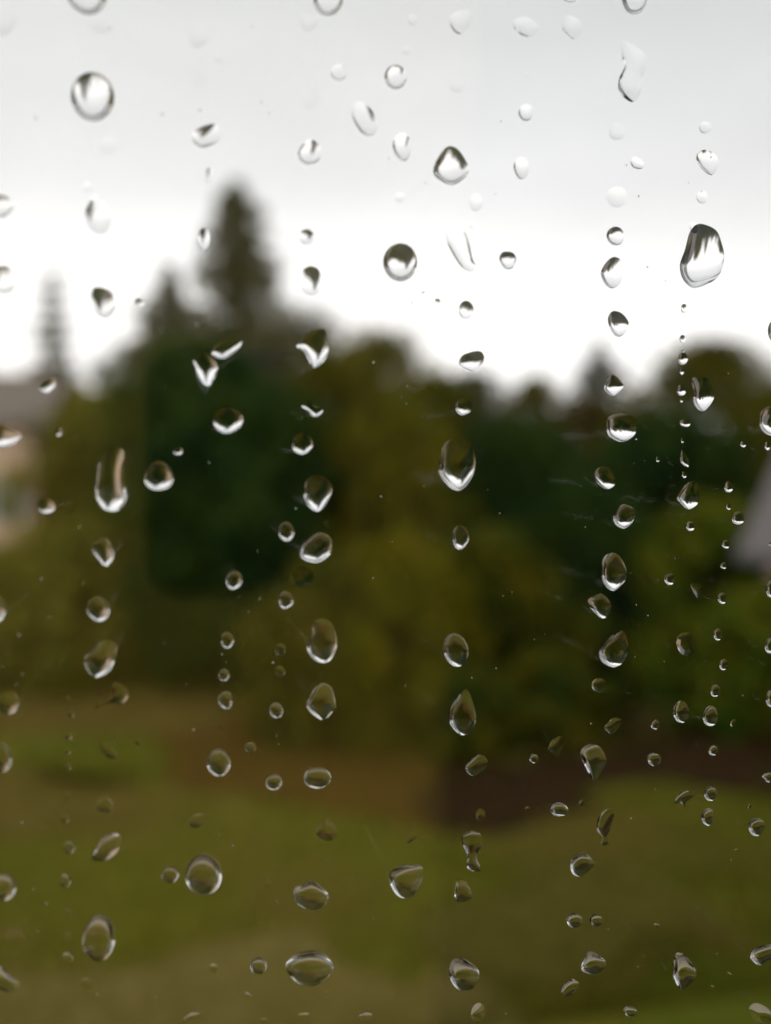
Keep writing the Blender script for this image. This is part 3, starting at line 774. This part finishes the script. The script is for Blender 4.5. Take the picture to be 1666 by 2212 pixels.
for ln in ELL.strip().splitlines():
    q = ln.split(); cx, cy, ww, hh, lean, c = map(float, q[1:7]); look = ' '.join(q[7:])
    j2, j3, f2, f3 = rng.normal(0, .025), rng.normal(0, .022), rng.random() * 6, rng.random() * 6
    size = max(ww, hh); st = max(3.2, min(9, size / 26)) if size > 60 else size / 9
    if size > 200: j2 *= .4; j3 *= .4
    m = max(12, int(math.pi * (ww + hh) / 2 / st)); P = []
    for k in range(m):
        a = k * math.tau / m; r = 1 + j2 * math.cos(2 * a + f2) + j3 * math.cos(3 * a + f3)
        u, v_ = r * ww / 2 * math.cos(a), r * hh / 2 * math.sin(a); l_ = R(lean)
        P.append(Vector((cx + u * math.cos(l_) - v_ * math.sin(l_), cy + u * math.sin(l_) + v_ * math.cos(l_))))
    SHAPES.append((q[0], P, st, c, look, 1.24 if q[0] in 'abc' else (1.22 if q[0] in 'def' else 1.38)))
for ln in POLY.strip().splitlines():
    tl, c, look, pts = ln.split('|'); P = [tuple(map(float, s.split(','))) for s in pts.split()]
    a = np.array(P); size = max(np.ptp(a[:, 0]), np.ptp(a[:, 1])); st = max(3.2, min(9, size / 26))
    SHAPES.append((tl, smooth_loop(P, st), st, float(c), look, 1.24 if tl in 'abc' else (1.22 if tl in 'def' else 1.38)))

def dome(P, st, slope, fac=1.12):
    theta = min(R(64), fac * math.atan(slope if slope > .3 else .12 + slope * .75)); slope = 1.0
    """water surface over a flat outline (metres): a membrane under the drop's own weight, -div grad h = f, h = 0 on the rim.
    Returns vertices (x, z, height), triangles, the count of rim points"""
    A = sum(P[i].x * P[(i + 1) % len(P)].y - P[(i + 1) % len(P)].x * P[i].y for i in range(len(P))) / 2
    if A < 0: P = P[::-1]; A = -A
    n = len(P); per = sum((P[i] - P[(i + 1) % n]).length for i in range(n))
    xs = np.array([(p.x, p.y) for p in P]); lo, hi = xs.min(0), xs.max(0)
    inner = []; k = 0; y = lo[1] + st * .5
    seg = np.roll(xs, -1, 0) - xs; sl = (seg ** 2).sum(1) + 1e-20
    while y < hi[1]:
        x = lo[0] + (st * .5 if k % 2 else 0)
        while x < hi[0]:
            q = np.array((x, y)); t = np.clip(((q - xs) * seg).sum(1) / sl, 0, 1)
            dd = np.sqrt((((xs + seg * t[:, None]) - q) ** 2).sum(1)).min()
            if dd > st * .55:
                cr_ = ((xs[:, 1] > y) != (np.roll(xs, -1, 0)[:, 1] > y)) & (x < seg[:, 0] * (y - xs[:, 1]) / np.where(seg[:, 1] == 0, 1e-20, seg[:, 1]) + xs[:, 0])
                if cr_.sum() % 2: inner.append(q)
            x += st
        y += st * .866; k += 1
    if not inner: inner = [xs.mean(0)]
    co = [Vector(p) for p in P] + [Vector(q) for q in inner]
    vs, _, fs, *_ = geometry.delaunay_2d_cdt(co, [(i, (i + 1) % n) for i in range(n)], [], 1, 1e-9)
    V = np.array([tuple(v) for v in vs]); F = np.array([tuple(f) for f in fs if len(f) == 3])
    m = len(V); K = np.zeros((m, m)); mass = np.zeros(m)
    for a, b, c in F:
        ar = abs((V[b, 0] - V[a, 0]) * (V[c, 1] - V[a, 1]) - (V[c, 0] - V[a, 0]) * (V[b, 1] - V[a, 1])) / 2 + 1e-18
        for i, j, k_ in ((a, b, c), (b, c, a), (c, a, b)):
            e1_, e2_ = V[i] - V[k_], V[j] - V[k_]; ct = (e1_ @ e2_) / (4 * ar)
            K[i, j] -= ct; K[j, i] -= ct; K[i, i] += ct; K[j, j] += ct
            mass[i] += ar / 3
    rim = np.zeros(m, bool)
    rim[:n] = True
    f = slope * per / A
    zc = V[:, 1].mean(); half = (hi[1] - lo[1]) / 2
    kx, ph1, ph2 = 2.6 / max(half, 1e-6), rng.random() * 6.28, rng.random() * 6.28
    load = f * mass * (1 - .62 * (V[:, 1] - zc) / half) * (1 + .30 * np.sin(V[:, 0] * kx + ph1) * np.sin(V[:, 1] * kx + ph2))   # fuller towards the bottom, pinned unevenly
    fr = np.where(~rim)[0]; h = np.zeros(m)
    h[fr] = np.linalg.solve(K[np.ix_(fr, fr)] + np.eye(len(fr)) * 1e-12, load[fr])
    # gradient at the vertices (area weighted) for smooth normals
    G = np.zeros((m, 2)); wgt = np.zeros(m)
    for a, b, c in F:
        d1, d2 = V[b] - V[a], V[c] - V[a]; det = d1[0] * d2[1] - d1[1] * d2[0]
        if abs(det) < 1e-16: continue
        h1, h2 = h[b] - h[a], h[c] - h[a]
        g_ = np.array(((h1 * d2[1] - h2 * d1[1]) / det, (-h1 * d2[0] + h2 * d1[0]) / det))
        for q in (a, b, c): G[q] += g_ * abs(det); wgt[q] += abs(det)
    G /= wgt[:, None] + 1e-20
    a = 2 * A / per; r2 = (a / math.sin(theta)) ** 2; base = r2 - a * a
    G *= (a / np.sqrt(np.maximum(base + 2 * a * h, 1e-14)))[:, None]
    h = np.sqrt(base + 2 * a * h) - math.sqrt(base)          # from a membrane to a round cap with that contact angle
    return V, F, h, n, G

GAP = .00004
COLS = [(0, 60, 'at left picture edge'), (60, 170, 'in leftmost column'), (170, 300, "in very large round drop's column"),
        (300, 470, 'left of tallest conifer'), (470, 580, 'in line with tallest conifer'), (580, 635, 'just right of tallest conifer'),
        (635, 750, "in torn heart drop's column"), (750, 935, "in dark-topped round drop's column"),
        (935, 1060, "in five-cornered drop's column"), (1060, 1235, 'right of five-cornered drop'),
        (1235, 1385, "in wavering drop's column"), (1385, 1500, 'in trail beside grey roof'),
        (1500, 1600, "in largest teardrop's column"), (1600, 1800, 'at right picture edge')]
BANDS = [(-200, 400, 'against upper sky'), (400, 860, 'at skyline height'), (860, 1460, 'at tree height'), (1460, 1760, 'at flower bed height'), (1760, 2500, 'over the lawn')]
NTH = ['topmost', 'second from top', 'third from top', 'fourth from top', 'fifth from top', 'sixth from top', 'seventh from top', 'eighth from top', 'ninth from top', 'tenth from top', 'eleventh from top', 'twelfth from top']
info = []
for tl, P, st, c, look, fac in SHAPES:
    ox, oy = TILE[tl]
    Q = [((ox + p.x / 2) / 1.5006, (oy + p.y / 2) / 1.5009) for p in P]
    W = [pane_hit(a, b, Y1, 2 * T1) for a, b in Q]
    mx_ = sum(q[0] for q in Q) / len(Q); my_ = sum(q[1] for q in Q) / len(Q)
    if mx_ > 1666 + 40 or my_ > 2212 + 30: pass
    ci = next((i for i, k in enumerate(COLS) if k[0] <= max(0, min(1700, mx_)) < k[1])); bi = next((i for i, k in enumerate(BANDS) if k[0] <= my_ < k[1]))
    info.append([ci, bi, my_, mx_, W, st, c, look, fac])
info.sort(key=lambda t: t[:3])
cell = {}
for ci, bi, my_, mx_, W, st, c, look, fac in info:
    k = cell.get((ci, bi), 0); cell[(ci, bi)] = k + 1
    total = sum(1 for t in info if t[0] == ci and t[1] == bi)
    nth = 'only one' if total == 1 else ('lowest' if k == total - 1 else NTH[k])
    W2 = [Vector((p.x, p.z)) for p in W]
    o = sum(W2, Vector((0, 0))) / len(W2); W2 = [p - o for p in W2]
    mpp = .0654e-3 / 3.0                                   # metres per tile unit
    V, F, h, n, G = dome(W2, st * mpp, c, fac)
    m_ = len(V)
    verts = [(V[i, 0], h[i] + GAP, V[i, 1]) for i in range(m_)] 
    faces = [tuple(int(q) for q in f) for f in F]
    me = bpy.data.meshes.new('raindrop')
    tris = F.copy()
    p, q, r_ = V[tris[:, 0]], V[tris[:, 1]], V[tris[:, 2]]
    cw = ((q[:, 0] - p[:, 0]) * (r_[:, 1] - p[:, 1]) - (r_[:, 0] - p[:, 0]) * (q[:, 1] - p[:, 1])) > 0
    tris[cw] = tris[cw][:, ::-1]                               # outward (+Y) facing
    rimv = [(V[i, 0], GAP, V[i, 1]) for i in range(n)]
    ar_ = sum(V[i, 0] * V[(i + 1) % n, 1] - V[(i + 1) % n, 0] * V[i, 1] for i in range(n))
    backf = list(range(m_, m_ + n)); backf = backf if ar_ > 0 else backf[::-1]
    me.from_pydata(verts + rimv, [], [tuple(int(q) for q in f) for f in tris] + [tuple(backf)]); me.update()
    me.polygons.foreach_set('use_smooth', [True] * len(me.polygons))
    nn = [Vector((-G[i, 0], 1, -G[i, 1])).normalized() for i in range(m_)] + [Vector((0, -1, 0))] * n
    me.normals_split_custom_set_from_vertices(nn); me.materials.append(M_water)
    ob = bpy.data.objects.new('raindrop', me); C.objects.link(ob); ob.location = (o.x, Y1, o.y)
    look = ' '.join(look.split()[:3 if len(nth.split()) < 3 or len(COLS[ci][2].split()) < 5 else 2]); lab = f'{look} raindrop, {nth} {COLS[ci][2]} {BANDS[bi][2]}'
    tag(ob, lab, 'raindrop', 'raindrops on the outside of the window pane')

# fine specks of drizzle between the drops: too many and too small to count
vs, fs = [], []
for k in range(170):
    px, py = rng.random() * 1760 - 45, rng.random() * 2300 - 40
    c0 = pane_hit(px, py, Y1, 2 * T1); r = (.05 + .11 * rng.random() ** 2) * .001; b0 = len(vs); el_ = .8 + .5 * rng.random()
    for j, (q, hh) in enumerate(((1, 0), (.8, .27), (.45, .5))):
        for i in range(9):
            a = i * math.tau / 9; vs.append((c0.x + r * q * math.cos(a), Y1 + GAP + r * hh, c0.z + r * q * el_ * math.sin(a)))
    vs.append((c0.x, Y1 + GAP + r * .58, c0.z))
    for j in (0, 1):
        for i in range(9): fs.append((b0 + j * 9 + i, b0 + j * 9 + 9 + i, b0 + j * 9 + 9 + (i + 1) % 9, b0 + j * 9 + (i + 1) % 9))
    for i in range(9): fs.append((b0 + 18 + i, b0 + 27, b0 + 18 + (i + 1) % 9))
    fs.append(tuple(b0 + i for i in range(9)))
sp_ = mesh_obj('drizzle', vs, fs, M_water, smooth=True)
tag(sp_, 'fine drizzle specks on the glass between the larger raindrops', 'drizzle', kind='stuff')

# the same rain goes on beyond the picture's edges, to the rest of the glass round it
RV, RF, RN, b0 = [], [], [], 0
drops_ = [o for o in C.objects if o.name.startswith('raindrop')]
xs_ = [o.location.x for o in drops_]; zs_ = [o.location.z for o in drops_]
wx_, hz_ = max(xs_) - min(xs_) + .009, max(zs_) - min(zs_) + .010
for dx, dz in ((wx_, .021), (-wx_, -.017), (.011, hz_), (-.014, -hz_)):
    for o in drops_:
        x, z = o.location.x + dx, o.location.z + dz
        if dx and abs(z - CAM.z) > .11: continue
        me = o.data; n = len(me.vertices); nf = len(me.polygons)
        v = np.empty(n * 3, np.float32); me.vertices.foreach_get('co', v); v = v.reshape(-1, 3) + np.array((x, Y1, z), np.float32)
        RV.append(v); RF += [tuple(i + b0 for i in p.vertices) for p in me.polygons]
        b0 += n
V_ = np.concatenate(RV)
me = bpy.data.meshes.new('rain_spatter'); me.from_pydata(V_.tolist(), [], RF); me.update()
me.polygons.foreach_set('use_smooth', [True] * len(me.polygons)); me.materials.append(M_water)
o = bpy.data.objects.new('rain_spatter', me); C.objects.link(o)
tag(o, 'raindrops on the rest of the window glass round the pictured part', 'rain', kind='stuff')
